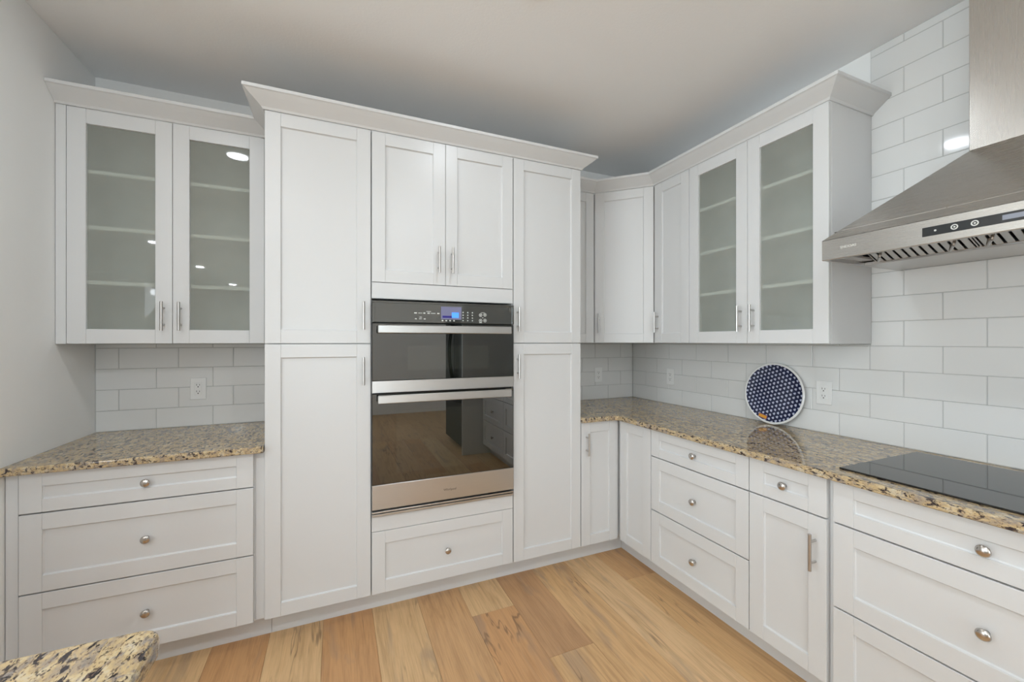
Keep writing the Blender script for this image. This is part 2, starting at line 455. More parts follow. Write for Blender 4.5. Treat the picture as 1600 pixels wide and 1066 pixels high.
def window(n, label, x0, x1, y0, y1, z0, z1, along, bars, face=1):
    root = tag(link(f'window_{n}', None, None, ((x0 + x1) / 2, (y0 + y1) / 2, z0)), label, 'window', kind='structure')
    cx, cy = (x0 + x1) / 2, (y0 + y1) / 2
    f = MB(); t = 0.05
    if along == 'x':
        f.box(x0 - cx, x1 - cx, -0.04, 0.04, 0, t).box(x0 - cx, x1 - cx, -0.04, 0.04, z1 - z0 - t, z1 - z0)
    else:
        f.box(-0.04, 0.04, y0 - cy, y1 - cy, 0, t).box(-0.04, 0.04, y0 - cy, y1 - cy, z1 - z0 - t, z1 - z0)
    for k in range(bars + 1):
        q = k / bars
        if along == 'x':
            c = (x0 - cx + t / 2) * (1 - q) + (x1 - cx - t / 2) * q; f.box(c - t / 2, c + t / 2, -0.04, 0.04, t, z1 - z0 - t)
        else:
            c = (y0 - cy + t / 2) * (1 - q) + (y1 - cy - t / 2) * q; f.box(-0.04, 0.04, c - t / 2, c + t / 2, t, z1 - z0 - t)
    f.build('window_frame', 'trim_ring_white', root)
    for k in range(bars):
        g = MB(); q0, q1 = k / bars, (k + 1) / bars
        if along == 'x':
            L_ = x1 - x0 - t; a = x0 - cx + t / 2 + q0 * L_; b = x0 - cx + t / 2 + q1 * L_
            g.box(a + t / 2, b - t / 2, -0.004, 0.004, t, z1 - z0 - t)
        else:
            L_ = y1 - y0 - t; a = y0 - cy + t / 2 + q0 * L_; b = y0 - cy + t / 2 + q1 * L_
            g.box(-0.004, 0.004, a + t / 2, b - t / 2, t, z1 - z0 - t)
        g.build('pane', 'window_glass', root)
    ld = bpy.data.lights.new('daylight', 'AREA'); ld.shape = 'RECTANGLE'
    ld.size = (x1 - x0) if along == 'x' else (y1 - y0); ld.size_y = z1 - z0
    ld.cycles.is_portal = True
    lo = link('daylight', ld, root, (0, 0.06, (z1 - z0) / 2) if along == 'x' else (0.06 * face, 0, (z1 - z0) / 2))
    lo.rotation_euler = (PI / 2, 0, 0) if along == 'x' else (PI / 2, 0, -face * PI / 2)      # the portal looks into the room
window(1, 'added tall window in the wall behind the camera', WX0, WX1, PYW - 0.09, PYW - 0.01, 0.1, 2.45, 'x', 2)  # unseen, added to give soft frontal light on the cabinets
window(2, 'added wide window in the outer side wall', X0 - 0.09, X0 - 0.01, -3.4, 2.0, 0.1, 2.4, 'y', 4)  # unseen, added and sized to raise the ambient light from the left

# ------------------------------------------------------------------ subway tile, piece by piece
TL, GR = 0.2525, 0.0026
tile_cache = {}
def tile_mesh(w, h):
    key = (round(w, 4), round(h, 4))
    if key not in tile_cache:
        b = MB(); b.box(-w / 2, w / 2, 0.0, 0.0075, -h / 2, h / 2, 0.0016)
        tile_cache[key] = b.mesh('tile', ['tile_glaze'])
    return tile_cache[key]
def tiled(wall, to_world, rz, u0, u1, z0, z1, rowz, joint):
    """u runs left to right as one faces the wall; rowz: row boundaries; joint(row) gives one joint position"""
    for ri in range(len(rowz) - 1):
        za, zb = max(rowz[ri], z0), min(rowz[ri + 1], z1)
        if zb - za < 0.006: continue
        j = joint(ri); k = math.floor((u0 - j) / TL)
        while j + k * TL < u1 - 1e-6:
            a, b = max(j + k * TL, u0), min(j + (k + 1) * TL, u1); k += 1
            if b - a < 0.008: continue
            x, y = to_world((a + b) / 2)
            o = link('tile', tile_mesh(b - a - GR, zb - za - GR), wall, (x, y, (za + zb) / 2))
            o.rotation_euler = (random.gauss(0, 0.0018), 0, rz + random.gauss(0, 0.0018))
rowsR = [Z_CT + 0.001] + [1.0250 + ROW * k for k in range(17)]
rowsL = [Z_CT + 0.001] + [1.0215 + 0.1088 * k for k in range(8)]
# right wall: u = -Y
gb = MB()
gb.box(XR + 0.0022, X1, -0.5, YB + 0.004, Z_CT - 0.03, 1.372).box(XR + 0.0022, X1, -0.5, 1.105, 1.372, H_CEIL)
gb.build('grout_bed', 'grout', wall_right)
ZJ = rowsR[4]                                     # joint just under the wall cabinets
jR = lambda ri: -1.235 if ri % 2 == 0 else -1.108
toR = lambda u: (XR, -u)
tiled(wall_right, toR, -PI / 2, -YB, 0.5, Z_CT, ZJ, rowsR, jR)
tiled(wall_right, toR, -PI / 2, -YB, -1.1075, ZJ, 1.370, [ZJ, 1.370], jR)
tiled(wall_right, toR, -PI / 2, -1.105, 0.5, ZJ, H_CEIL - 0.001, [ZJ + ROW * k for k in range(14)], jR)
gb = MB(); gb.box(XL, -0.29, YB + 0.0022, Y1, Z_CT - 0.03, 1.372).box(1.38, XR, YB + 0.0022, Y1, Z_CT - 0.03, 1.372)
gb.build('grout_bed', 'grout', wall_back)
tiled(wall_back, lambda u: (u, YB), 0, XL + 0.003, -0.302, Z_CT, 1.370, rowsL, lambda ri: -0.889 if ri % 2 == 0 else -0.792)
tiled(wall_back, lambda u: (u, YB), 0, 1.384, XR - 0.002, Z_CT, 1.370, rowsR, lambda ri: 2.049 if ri % 2 == 0 else 1.922)

# ================================================================== crown, toe kicks
def sweep(path, prof):
    n = len(path); b = MB(); rings = []
    for i, p in enumerate(path):
        p = Vector(p)
        ns = []
        if i > 0: d = (p - Vector(path[i - 1])).normalized(); ns.append(Vector((d.y, -d.x)))
        if i < n - 1: d = (Vector(path[i + 1]) - p).normalized(); ns.append(Vector((d.y, -d.x)))
        m = ns[0] if len(ns) == 1 else (ns[0] + ns[1]) / (1 + ns[0].dot(ns[1]))
        rings.append([(p.x + m.x * q, p.y + m.y * q, z) for q, z in prof])
    k = len(prof); pts = [v for r in rings for v in r]; F = []
    for i in range(n - 1):
        F += [(i * k + j, i * k + (j + 1) % k, (i + 1) * k + (j + 1) % k, (i + 1) * k + j) for j in range(k)]
    F += [tuple(range(k)), tuple(range((n - 1) * k, n * k))[::-1]]
    b.poly(pts, F); return b
ZT = 2.434
CROWN = [(0.001, ZT), (0.006, ZT), (0.012, ZT + 0.009), (0.030, ZT + 0.023), (0.050, ZT + 0.038), (0.068, ZT + 0.053), (0.075, ZT + 0.056), (0.075, ZT + 0.070), (0.001, ZT + 0.070)]
def trim(n, label, path, prof=CROWN):
    return tag(sweep(path, prof).build(f'trim_{n}', 'cabinet_white'), label, 'trim', kind='structure')
trim(1, 'white crown moulding above the left glass-front cabinet', [(XL + 0.001, YU), (-0.302, YU)])
trim(2, 'white crown moulding wrapping the tall oven tower', [(-0.299, YB), (-0.299, YF), (1.381, YF), (1.381, YB)])
trim(3, 'white crown moulding over the corner and right wall cabinets', [(1.384, YU), (1.690, YU), (XU, 2.170), (XU, 1.100), (XR - 0.001, 1.100)])
def kick(n, label, x0, x1, y0, y1):
    b = MB(); b.box(x0, x1, y0, y1, 0.0, 0.118, 0.0006)
    tag(b.build(f'trim_{n}', 'cabinet_white'), label, 'toe kick', kind='structure')
kick(4, 'white toe kick board under the left drawer cabinet', XL + 0.002, -0.2815, 2.240, 2.256)
kick(5, 'long white toe kick board under the oven tower', -0.2805, 1.757, 2.240, 2.256)
kick(6, 'white toe kick board under the right-hand base cabinets', 1.757, 1.773, -0.53, 2.2395)

# ================================================================== cabinets
TH = 0.020
def bar_mesh(length, vertical=True):
    b = MB(); r = 0.006; so = 0.034
    b.tube((0, -so, -length / 2), (0, -so, length / 2), r, n=14)
    for s in (-1, 1): b.tube((0, -so, s * length * 0.29), (0, 0, s * length * 0.29), 0.0045, n=10)
    return b.mesh('handle', ['nickel'])
BAR = bar_mesh(0.137)
kb = MB()
kb.lathe((0, 0, 0), (0, -1, 0), [(0.0001, 0), (0.008, 0.0), (0.0065, 0.004), (0.006, 0.012), (0.0085, 0.0155), (0.0155, 0.018), (0.0168, 0.021), (0.0155, 0.0245), (0.011, 0.027), (0.0045, 0.0283), (0.0001, 0.0286)], 22)
KNOB = kb.mesh('knob', ['nickel_knob'])
def front(parent, name, x0, x1, z0, z1, pull=None, glass=False, stile=0.064, rail=0.062, y=0.0, loc=None, rot=0.0, g=0.0011):
    """a shaker door or drawer front; loc/rot override the position within the cabinet"""
    w, h = x1 - x0 - 2 * g, z1 - z0 - 2 * g
    base = loc if loc is not None else (x0 + g, y, z0 + g)
    b = MB(); c = 0.0011
    b.box(0, stile, 0, TH, 0, h, c).box(w - stile, w, 0, TH, 0, h, c)
    b.box(stile + 0.0002, w - stile - 0.0002, 0.0002, TH, 0, rail, c).box(stile + 0.0002, w - stile - 0.0002, 0.0002, TH, h - rail, h, c)
    d = b.build(name, 'cabinet_white', parent, base, (0, 0, rot))
    p = MB()
    if glass:
        p.box(stile - 0.004, w - stile + 0.004, 0.011, 0.015, rail - 0.004, h - rail + 0.004)
        p.build('glass_pane', 'cabinet_glass', d)
    else:
        # recessed panel with a narrow sloped lip
        a0, a1, c0, c1 = stile, w - stile, rail, h - rail; t = 0.004; yd = 0.0095
        pts = [(a0, 0.006, c0), (a1, 0.006, c0), (a1, 0.006, c1), (a0, 0.006, c1), (a0 + t, yd, c0 + t), (a1 - t, yd, c0 + t), (a1 - t, yd, c1 - t), (a0 + t, yd, c1 - t),
               (a0, 0.017, c0), (a1, 0.017, c0), (a1, 0.017, c1), (a0, 0.017, c1)]
        p.poly(pts, [(4, 5, 6, 7), (0, 1, 5, 4), (1, 2, 6, 5), (2, 3, 7, 6), (3, 0, 4, 7), (8, 11, 10, 9), (0, 8, 9, 1), (1, 9, 10, 2), (2, 10, 11, 3), (3, 11, 8, 0)])
        p.build('panel', 'cabinet_white', d)
    if pull:
        kind, px, pz = pull
        if kind == 'bar': link('handle', BAR, d, (px - x0 - g, 0, pz - z0 - g))
        else: link('knob', KNOB, d, (px - x0 - g, 0.0085 if z1 - z0 > 0.1 else 0, pz - z0 - g))
    return d
def carcass(parent, x0, x1, y0, y1, z0, z1, name='body'):
    b = MB(); b.box(x0, x1, y0, y1, z0, z1, 0.0006); return b.build(name, 'cabinet_white', parent)
def filler(parent, x0, x1, z0, z1, y0=0.0205, y1=0.04, name='filler'):
    b = MB(); b.box(x0, x1, y0, y1, z0, z1, 0.0008); return b.build(name, 'cabinet_white', parent)
def cabinet(label, ox, oy, rz, group=None, name='base_cabinet'):
    group = group or {'base_cabinet': 'white shaker base cabinets', 'wall_cabinet': 'white shaker wall cabinets', 'pantry_cabinet': 'tall pantry cabinets beside the oven'}.get(name)
    return thing(name, label, 'cabinet', (ox, oy, 0), rz, group)

DZ = [(0.729, 0.8805), (0.424, 0.7255), (0.118, 0.4205)]       # the three drawer heights
def drawers(c, x0, x1, top_rail=0.050):
    xm = (x0 + x1) / 2
    front(c, 'drawer', x0, x1, *DZ[0], ('knob', xm, 0.802), rail=top_rail)
    front(c, 'drawer', x0, x1, *DZ[1], ('knob', xm, 0.570))
    front(c, 'drawer', x0, x1, *DZ[2], ('knob', xm, 0.266))

# -- left drawer base
c = cabinet('white three-drawer base cabinet under the small left countertop', -1.102, YF, 0)
carcass(c, 0.0, 0.765, 0.021, 0.628, 0.118, 0.8835)
drawers(c, 0.002, 0.761)
filler(c, XL + 1.102 + 0.003, -0.0005, 0.118, 0.8835, 0.006, 0.03)
filler(c, 0.7655, 0.8025, 0.118, 0.8835, 0.0205, 0.04)
# -- left wall cabinet with glass doors
def glass_cabinet(label, ox, oy, rz, x0, x1, xm, depth, fill=(), shelf_z=(1.653, 1.905, 2.160), pulls=None, x_body=None):
    c = cabinet(label, ox, oy, rz, name='wall_cabinet')
    z0, z1, t = 1.372, ZT, 0.018
    xa, xb = x_body or (x0, x1)
    b = MB()
    b.box(xa, xa + t, 0.021, depth, z0, z1, 0.0005).box(xb - t, xb, 0.021, depth, z0, z1, 0.0005)
    b.box(xa + t, xb - t, 0.021, depth, z0, z0 + t, 0.0005).box(xa + t, xb - t, 0.021, depth, z1 - t, z1, 0.0005)
    b.box(xa + t, xb - t, depth - 0.008, depth, z0 + t, z1 - t)
    b.build('body', 'cabinet_white', c)
    for z in shelf_z:
        s = MB(); s.box(xa + t + 0.001, xb - t - 0.001, 0.026, depth - 0.0085, z - 0.009, z + 0.009, 0.001)
        s.build('shelf', 'cabinet_inside', c)
    front(c, 'door', x0, xm, z0, z1, ('bar', pulls[0], 1.503), glass=True, stile=0.065, rail=0.066)
    front(c, 'door', xm, x1, z0, z1, ('bar', pulls[1], 1.503), glass=True, stile=0.065, rail=0.066)
    for f in fill: filler(c, f[0], f[1], z0, z1, *f[2:])
    return c
glass_cabinet('white wall cabinet with two glass doors against the left wall', -1.103, YU, 0, 0.0, 0.762, 0.380, 0.322,
              fill=((XL + 1.103 + 0.002, -0.0005, 0.0, 0.03), (0.7625, 0.8020, 0.0205, 0.04)), pulls=(0.347, 0.413))
# -- tall pantry left of the oven
c = cabinet('tall white pantry cabinet to the left of the oven', -0.299, YF, 0, name='pantry_cabinet')
carcass(c, 0.0, 0.4575, 0.021, 0.628, 0.118, ZT)
front(c, 'door', 0.0, 0.4575, 0.118, 1.371, ('bar', 0.422, 1.238))
front(c, 'door', 0.0, 0.4575, 1.373, ZT, ('bar', 0.422, 1.509))
# -- oven tower
c = cabinet('white tower cabinet holding the built-in oven', 0.160, YF, 0, name='oven_cabinet')
b = MB(); wO = 0.770; t = 0.0035
b.box(0.0, t, 0.021, 0.628, 0.118, ZT, 0.0005).box(wO - t, wO, 0.021, 0.628, 0.118, ZT, 0.0005)
b.box(t, wO - t, 0.021, 0.628, 0.118, 0.505).box(t, wO - t, 0.021, 0.628, 1.598, ZT).box(t, wO - t, 0.615, 0.628, 0.505, 1.598)
b.build('body', 'cabinet_white', c)
front(c, 'door', 0.002, 0.376, 1.680, ZT, ('bar', 0.337, 1.811))
front(c, 'door', 0.376, 0.768, 1.680, ZT, ('bar', 0.409, 1.811))
filler(c, 0.003, 0.767, 1.5985, 1.678, 0.001, 0.0205, 'rail_panel')
filler(c, 0.003, 0.767, 0.4315, 0.5045, 0.001, 0.0205, 'rail_panel')
front(c, 'drawer', 0.002, 0.768, 0.118, 0.430, ('knob', 0.388, 0.268))
# -- tall pantry right of the oven
c = cabinet('tall white pantry cabinet to the right of the oven', 0.931, YF, 0, name='pantry_cabinet')
carcass(c, 0.0, 0.450, 0.021, 0.628, 0.118, ZT)
front(c, 'door', 0.0, 0.450, 0.118, 1.371, ('bar', 0.023, 1.241))
front(c, 'door', 0.0, 0.450, 1.373, ZT, ('bar', 0.023, 1.509))
# -- wall cabinets in the corner
c = cabinet('narrow white wall cabinet half hidden beside the right pantry', 1.384, YU, 0, name='wall_cabinet')
carcass(c, 0.0, 0.302, 0.021, 0.322, 1.372, ZT)
front(c, 'door', 0.0, 0.302, 1.372, ZT)
c = cabinet('white diagonal corner wall cabinet', 1.690, YU, -PI / 4, name='wall_cabinet')
def to_loc(px, py, ox, oy, rz):
    dx, dy = px - ox, py - oy; cs, sn = math.cos(-rz), math.sin(-rz)
    return (dx * cs - dy * sn, dx * sn + dy * cs)
diag = 0.285 * math.sqrt(2)
q = 0.0215 * math.sqrt(2)
pent = [to_loc(px, py, 1.690, YU, -PI / 4) for px, py in ((1.6885, YU + 0.0315), (1.6885, YB), (XR, YB), (XR, 2.1685), (XU + 0.0315, 2.1685))]
b = MB(); b.prism(pent, 1.372, ZT); b.build('body', 'cabinet_white', c)
front(c, 'door', 0.003, diag - 0.003, 1.372, ZT, ('bar', 0.037, 1.509))
# -- right wall cabinets (front-left corner at Y, facing -X)
c = cabinet('narrow white wall cabinet between the corner cabinet and the glass doors', XU, 2.166, -PI / 2, name='wall_cabinet')
carcass(c, 0.0, 0.294, 0.021, 0.322, 1.372, ZT)
front(c, 'door', 0.0, 0.294, 1.372, ZT, ('bar', 0.034, 1.509))
glass_cabinet('white wall cabinet with two glass doors beside the range hood', XU, 1.871, -PI / 2, 0.0, 0.771, 0.3845, 0.323, shelf_z=(1.660, 1.905, 2.165), pulls=(0.350, 0.421))
# -- corner base with two doors meeting in the inside corner
c = cabinet('white corner base cabinet beside the right pantry', 1.3845, YF, 0)
poly = [(1.3845, 2.171), (1.681, 2.171), (1.681, 1.8525), (XR, 1.8525), (XR, 2.778), (1.3845, 2.778)]
b = MB(); b.prism([(x - 1.3845, y - YF) for x, y in poly], 0.118, 0.8835); b.build('body', 'cabinet_white', c)
front(c, 'door', 0.0, XF - 1.3845, 0.118, 0.8805, ('bar', 0.036, 0.750))
front(c, 'door', 0, 0.2775, 0.118, 0.8805, loc=(XF - 1.3845, 2.1290 - YF, 0.1196), rot=-PI / 2)
# -- right base run
def rbase(label, y_left, width):
    c = cabinet(label, XF, y_left, -PI / 2)
    carcass(c, 0.0, width, 0.021, 0.637, 0.118, 0.8835)
    return c
c = rbase('white three-drawer base cabinet between the corner and the narrow door cabinet', 1.850, 0.6075)
drawers(c, 0.0, 0.6075)
c = rbase('narrow white base cabinet with one drawer over a door', 1.241, 0.309)
front(c, 'drawer', 0.0, 0.309, 0.7295, 0.8805, ('knob', 0.150, 0.800), rail=0.050)
front(c, 'door', 0.0, 0.309, 0.118, 0.726, ('bar', 0.270, 0.594))
filler(c, 0.3095, 0.3285, 0.118, 0.8835, 0.0205, 0.04)
c = rbase('wide white drawer base cabinet under the black cooktop', 0.912, 0.762)
drawers(c, 0.0, 0.762)
c = rbase('white drawer base cabinet nearest the fridge panel', 0.148, 0.676)
drawers(c, 0.0, 0.676)
b = MB(); b.box(1.40, XR, -0.555, -0.532, 0.0, 2.20, 0.001)
tag(b.build('fridge_panel', 'cabinet_white'), 'tall white end panel between base cabinets and fridge', 'panel')

# ================================================================== countertops
def slab(name, label, poly, z0, z1, hidden, off=0.006):
    """granite slab; edges whose midpoint satisfies hidden() stay square"""
    cx = sum(p[0] for p in poly) / len(poly); cy = sum(p[1] for p in poly) / len(poly)
    b = MB(); b.prism([(x - cx, y - cy) for x, y in poly], z0, z1)
    def sel(e):
        m = (e.verts[0].co + e.verts[1].co) / 2
        if abs(e.verts[0].co.z - e.verts[1].co.z) > 1e-4: return False
        return not hidden(m.x + cx, m.y + cy)
    return tag(bevelled(b, name, 'granite', sel, off, 3, None, (cx, cy, 0)), label, 'countertop')
slab('countertop', 'small speckled granite countertop against the left wall', [(XL + 0.001, 2.120), (-0.3005, 2.120), (-0.3005, YB + 0.004), (XL + 0.001, YB + 0.004)],
     0.884, Z_CT, lambda x, y: y > 2.2)
ic = [(1.600 + 0.0, 2.120), (1.611, 2.1185), (1.621, 2.113), (1.6275, 2.104), (1.630, 2.092)]
slab('countertop', 'long L-shaped speckled granite countertop running under the hood', [(1.3825, 2.120)] + ic + [(1.630, -0.530), (XR + 0.004, -0.530), (XR + 0.004, YB + 0.004), (1.3825, YB + 0.004)],
     0.884, Z_CT, lambda x, y: x > 2.2 or y > 2.7 or y < -0.5 or (x < 1.39))
r = 0.03
cor = [(-0.262 - r + r * math.cos(a), 0.858 - r + r * math.sin(a)) for a in [PI / 2 * k / 5 for k in range(6)]]
isl = thing('kitchen_island', 'kitchen island with a thick granite top, only its corner in view', 'island', (-1.2, -0.2, 0))
poly = [(-2.3, 0.858), (-2.3, -1.2), (-0.262, -1.2)] + cor
b = MB(); b.prism([(x + 1.2, y + 0.2) for x, y in poly], 0.872, Z_CT)
bevelled(b, 'island_top', 'granite', lambda e: abs(e.verts[0].co.z - e.verts[1].co.z) < 1e-4, 0.012, 4, isl)
b = MB(); b.box(-1.05, 0.86, -0.95, 0.72, 0.0, 0.872, 0.001); b.build('island_base', 'cabinet_white', isl)
for k in range(2): front(isl, 'end_panel', 0, 0.80, 0.10, 0.86, loc=(0.8805, -0.93 + 0.83 * k, 0.10), rot=PI / 2)
for k in range(3): front(isl, 'back_panel', 0, 0.60, 0.10, 0.86, loc=(0.83 - 0.62 * k, 0.7405, 0.10), rot=PI)

# ================================================================== cooktop
ck = thing('cooktop', 'black glass electric cooktop set in the granite under the hood', 'cooktop', (1.970, 0.534, Z_CT))
b = MB(); b.box(-0.268, 0.268, -0.381, 0.381, 0.0003, 0.0065, 0.0022); b.build('glass_top', 'cooktop_glass', ck)

# ================================================================== wall oven
ov = thing('wall_oven', 'stainless double wall oven with dark glass doors', 'oven', (0.162, YF, 0))
OW = 0.766 - 0.006
b = MB(); b.box(0.003, OW - 0.003, 0.0, 0.60, 0.512, 1.584); b.build('housing', 'dark_gap', ov)
b = MB(); b.box(0, OW, -0.022, -0.0005, 1.4785, 1.5855, 0.002)
cp = b.build('control_panel', 'control_glass', ov)
b = MB(); b.box(0.0, OW, -0.026, -0.0225, 1.5765, 1.5855, 0.001).box(0.0, 0.012, -0.026, -0.0225, 1.4785, 1.576, 0.001).box(OW - 0.012, OW, -0.026, -0.0225, 1.4785, 1.576, 0.001)
b.build('bezel', 'control_glass', cp)
b = MB(); b.box(0.344, 0.455, -0.0232, -0.0222, 1.499, 1.566, mi=0).box(0.352, 0.410, -0.0236, -0.0231, 1.507, 1.518, mi=1).box(0.402, 0.440, -0.0238, -0.0233, 1.508, 1.536, mi=2)
b.build('display', ['display_violet', 'display_navy', 'display_blue'], cp)
ik = MB()
def dash(x, z, w, h): ik.box(x - w / 2, x + w / 2, -0.0232, -0.0222, z - h / 2, z + h / 2)
for x, w in ((0.212, 0.014), (0.236, 0.020), (0.257, 0.010), (0.279, 0.013), (0.303, 0.024), (0.330, 0.012)): dash(x, 1.529, w, 0.006 if w < 0.02 else 0.003)
dash(0.279, 1.538, 0.024, 0.003)
for x, w in ((0.213, 0.009), (0.237, 0.014), (0.258, 0.010)): dash(x, 1.499, w, 0.005 if w < 0.012 else 0.003)
dash(0.238, 1.508, 0.012, 0.003)
for x in (0.352, 0.372, 0.393, 0.414): dash(x, 1.4925, 0.009, 0.007)
for i in range(3):
    for j in range(4): dash(0.464 + 0.026 * i, 1.4945 + 0.0145 * j, 0.006, 0.006)
def ringmark(x, z, r):
    n = 14
    pts = [(x + rr * math.cos(2 * PI * i / n), -0.0233, z + rr * math.sin(2 * PI * i / n)) for rr in (r, r * 0.72) for i in range(n)]
    ik.poly(pts, [(i, (i + 1) % n, n + (i + 1) % n, n + i) for i in range(n)])
for x, z in ((0.563, 1.526), (0.588, 1.528), (0.563, 1.496), (0.588, 1.497)): ringmark(x, z, 0.0095); dash(x, z, 0.006, 0.007)
dash(0.5755, 1.5395, 0.022, 0.002); dash(0.5755, 1.5115, 0.008, 0.003); dash(0.563, 1.4845, 0.016, 0.003)
ik.build('control_markings', 'icon_print', cp)['kind'] = 'stuff'
def oven_door(z0, z1, zg, win, zh0, zh1, logo=None):
    b = MB(); b.box(0, OW, -0.022, -0.001, zg, z1, 0.002)
    d = b.build('oven_door', 'oven_glass', ov)
    b = MB(); b.box(0, OW, -0.0235, -0.001, z0, zg - 0.0008, 0.0015); s = b.build('steel_rail', 'stainless_oven', d)
    b = MB(); b.box(win[0], win[1], -0.0226, -0.0218, win[2], win[3]); b.build('window', 'oven_window', d)
    b = MB(); b.box(0.024, OW - 0.034, -0.075, -0.058, zh0, zh1, 0.003)
    for x in (0.045, OW - 0.055): b.box(x - 0.012, x + 0.012, -0.0585, -0.0215, zh0 + 0.008, zh1 - 0.008, 0.001)
    b.build('handle', 'stainless_oven', d)
    if logo:
        link('lettering', text_mesh(logo, 0.0165, 0.0004, 'logo_dark'), d, (0.392, -0.0240, 0.600), (PI / 2, 0, 0))
oven_door(1.1265, 1.4740, 1.1870, (0.175, 0.610, 1.235, 1.360), 1.424, 1.463)
oven_door(0.5480, 1.1210, 0.6700, (0.115, 0.625, 0.720, 1.035), 1.079, 1.119, 'Whirlpool')
b = MB(); b.box(0.0, OW, -0.018, -0.001, 0.5125, 0.5235, 0.001).box(0.0, OW, -0.020, -0.001, 0.5290, 0.5370, 0.001)
b.build('vent_trim', 'stainless_oven', ov)

# ================================================================== range hood
hd = thing('range_hood', 'stainless pyramid range hood with chimney above the cooktop', 'range hood', (XR, 0.543, 0), -PI / 2)
# local: x = left to right along the wall, y<0 toward the room, wall at y = 0
HW, HD, HZ0, HZ1 = 0.457, 0.550, 1.698, 1.776
CW, CD, CZ = 0.150, 0.255, 2.052
b = MB()
b.box(-HW, HW, -HD, -HD + 0.016, HZ0, HZ1, 0.0015)                 # front band
band = b.build('front_band', 'stainless_x', hd)
b = MB()
pts = [(-HW, -HD + 0.0005, HZ1 + 0.0003), (HW, -HD + 0.0005, HZ1 + 0.0003), (HW, -0.001, HZ1 + 0.0003), (-HW, -0.001, HZ1 + 0.0003), (-CW, -CD, CZ), (CW, -CD, CZ), (CW, -0.001, CZ), (-CW, -0.001, CZ)]
b.poly(pts, [(0, 1, 5, 4), (1, 2, 6, 5), (2, 3, 7, 6), (3, 0, 4, 7), (4, 5, 6, 7)])
b.build('canopy', 'stainless_x', hd)
b = MB(); b.box(-CW, CW, -CD, -0.001, CZ + 0.0005, H_CEIL - 0.001, 0.0015); b.build('chimney', 'stainless_z', hd)
b = MB()                                                            # side panels, rear ledge, underside box
b.box(-HW, -HW + 0.012, -HD + 0.0165, -0.001, HZ0, HZ1).box(HW - 0.012, HW, -HD + 0.0165, -0.001, HZ0, HZ1)
b.box(-HW + 0.012, HW - 0.012, -0.285, -0.001, HZ0, HZ0 + 0.012, 0.001)
b.box(-HW + 0.012, -HW + 0.050, -HD + 0.0165, -0.2855, HZ0 + 0.016, HZ0 + 0.024)
b.box(HW - 0.040, HW - 0.012, -HD + 0.0165, -0.2855, HZ0 + 0.016, HZ0 + 0.024)
b.build('underside', 'filter_steel', hd)
b = MB(); b.poly([(-HW + 0.016, -HD + 0.050, 1.812), (HW - 0.016, -HD + 0.050, 1.812), (HW - 0.016, -0.27, 1.722), (-HW + 0.016, -0.27, 1.722)], [(0, 1, 2, 3)])
b.build('filter_backing', 'dark_gap', hd)  # near-black sheet behind the filter slats
b = MB(); b.box(-0.020 - 0.137, 0.307, -HD - 0.0015, -HD + 0.001, HZ0 + 0.024, HZ0 + 0.053, 0.0008)
pn = b.build('control_strip', 'panel_black', band)
y = -HD - 0.0022
b = MB(); b.tube((-0.125, y, HZ0 + 0.0385), (-0.125, y + 0.001, HZ0 + 0.0385), 0.0030, n=12); b.build('indicator', 'icon_print', band)
for x in (-0.081, -0.037):
    b = MB(); b.lathe((x, y + 0.001, HZ0 + 0.0385), (0, -1, 0), [(0.0001, 0.0014), (0.0026, 0.0014), (0.0026, 0.0002), (0.0055, 0.0002), (0.0055, 0.0014), (0.0085, 0.0014), (0.0085, 0.0)], 18, smooth=False)
    b.build('button', 'icon_print', band)
b = MB(); b.box(0.018, 0.150, -HD - 0.0024, -HD - 0.0016, HZ0 + 0.032, HZ0 + 0.046); b.build('lcd_window', 'lcd_grey', band)
link('lettering', text_mesh('SNDOAS', 0.0135, 0.0004, 'logo_light'), band, (-0.367, -HD - 0.0004, HZ0 + 0.040), (PI / 2, 0, 0))
# baffle filters: slats run front to back, falling toward the wall
sl = math.atan2(0.100, 0.235)
sm = MB(); sm.box(-0.0090, 0.0090, -0.125, 0.125, -0.002, 0.002, 0.0012)
SLAT = sm.mesh('slat', ['filter_steel'])
hm = MB(); hm.path([(-0.024, 0, 0.002), (-0.024, 0, -0.022), (-0.019, 0, -0.028), (0.019, 0, -0.028), (0.024, 0, -0.022), (0.024, 0, 0.002)], 0.0042, 8)
RING = hm.mesh('ring_pull', ['nickel'])
for k in range(3):
    x0 = -0.407 + 0.295 * k
    f = MB()
    f.box(-0.1455, -0.1415, -0.128, 0.128, -0.004, 0.004).box(0.1415, 0.1455, -0.128, 0.128, -0.004, 0.004)
    f.box(-0.1415, 0.1415, 0.122, 0.128, -0.004, 0.004).box(-0.1415, 0.1415, -0.128, -0.122, -0.004, 0.004)
    fo = f.build('baffle_filter', 'filter_steel', hd, (x0 + 0.1475, -0.398, 1.757), (-sl, 0, 0))
    for i in range(11):
        link('slat', SLAT, fo, (-0.1275 + 0.0255 * i, 0, -0.003))
    for s in (-1, 1):
        link('ring_pull', RING, fo, (s * 0.103, 0.058, -0.005), (0, 0, PI / 2 + 0.5))

# ================================================================== plate leaning on the tile
R_ = 0.1735
lean = math.asin(min(1, 0.034 / (2 * R_)))
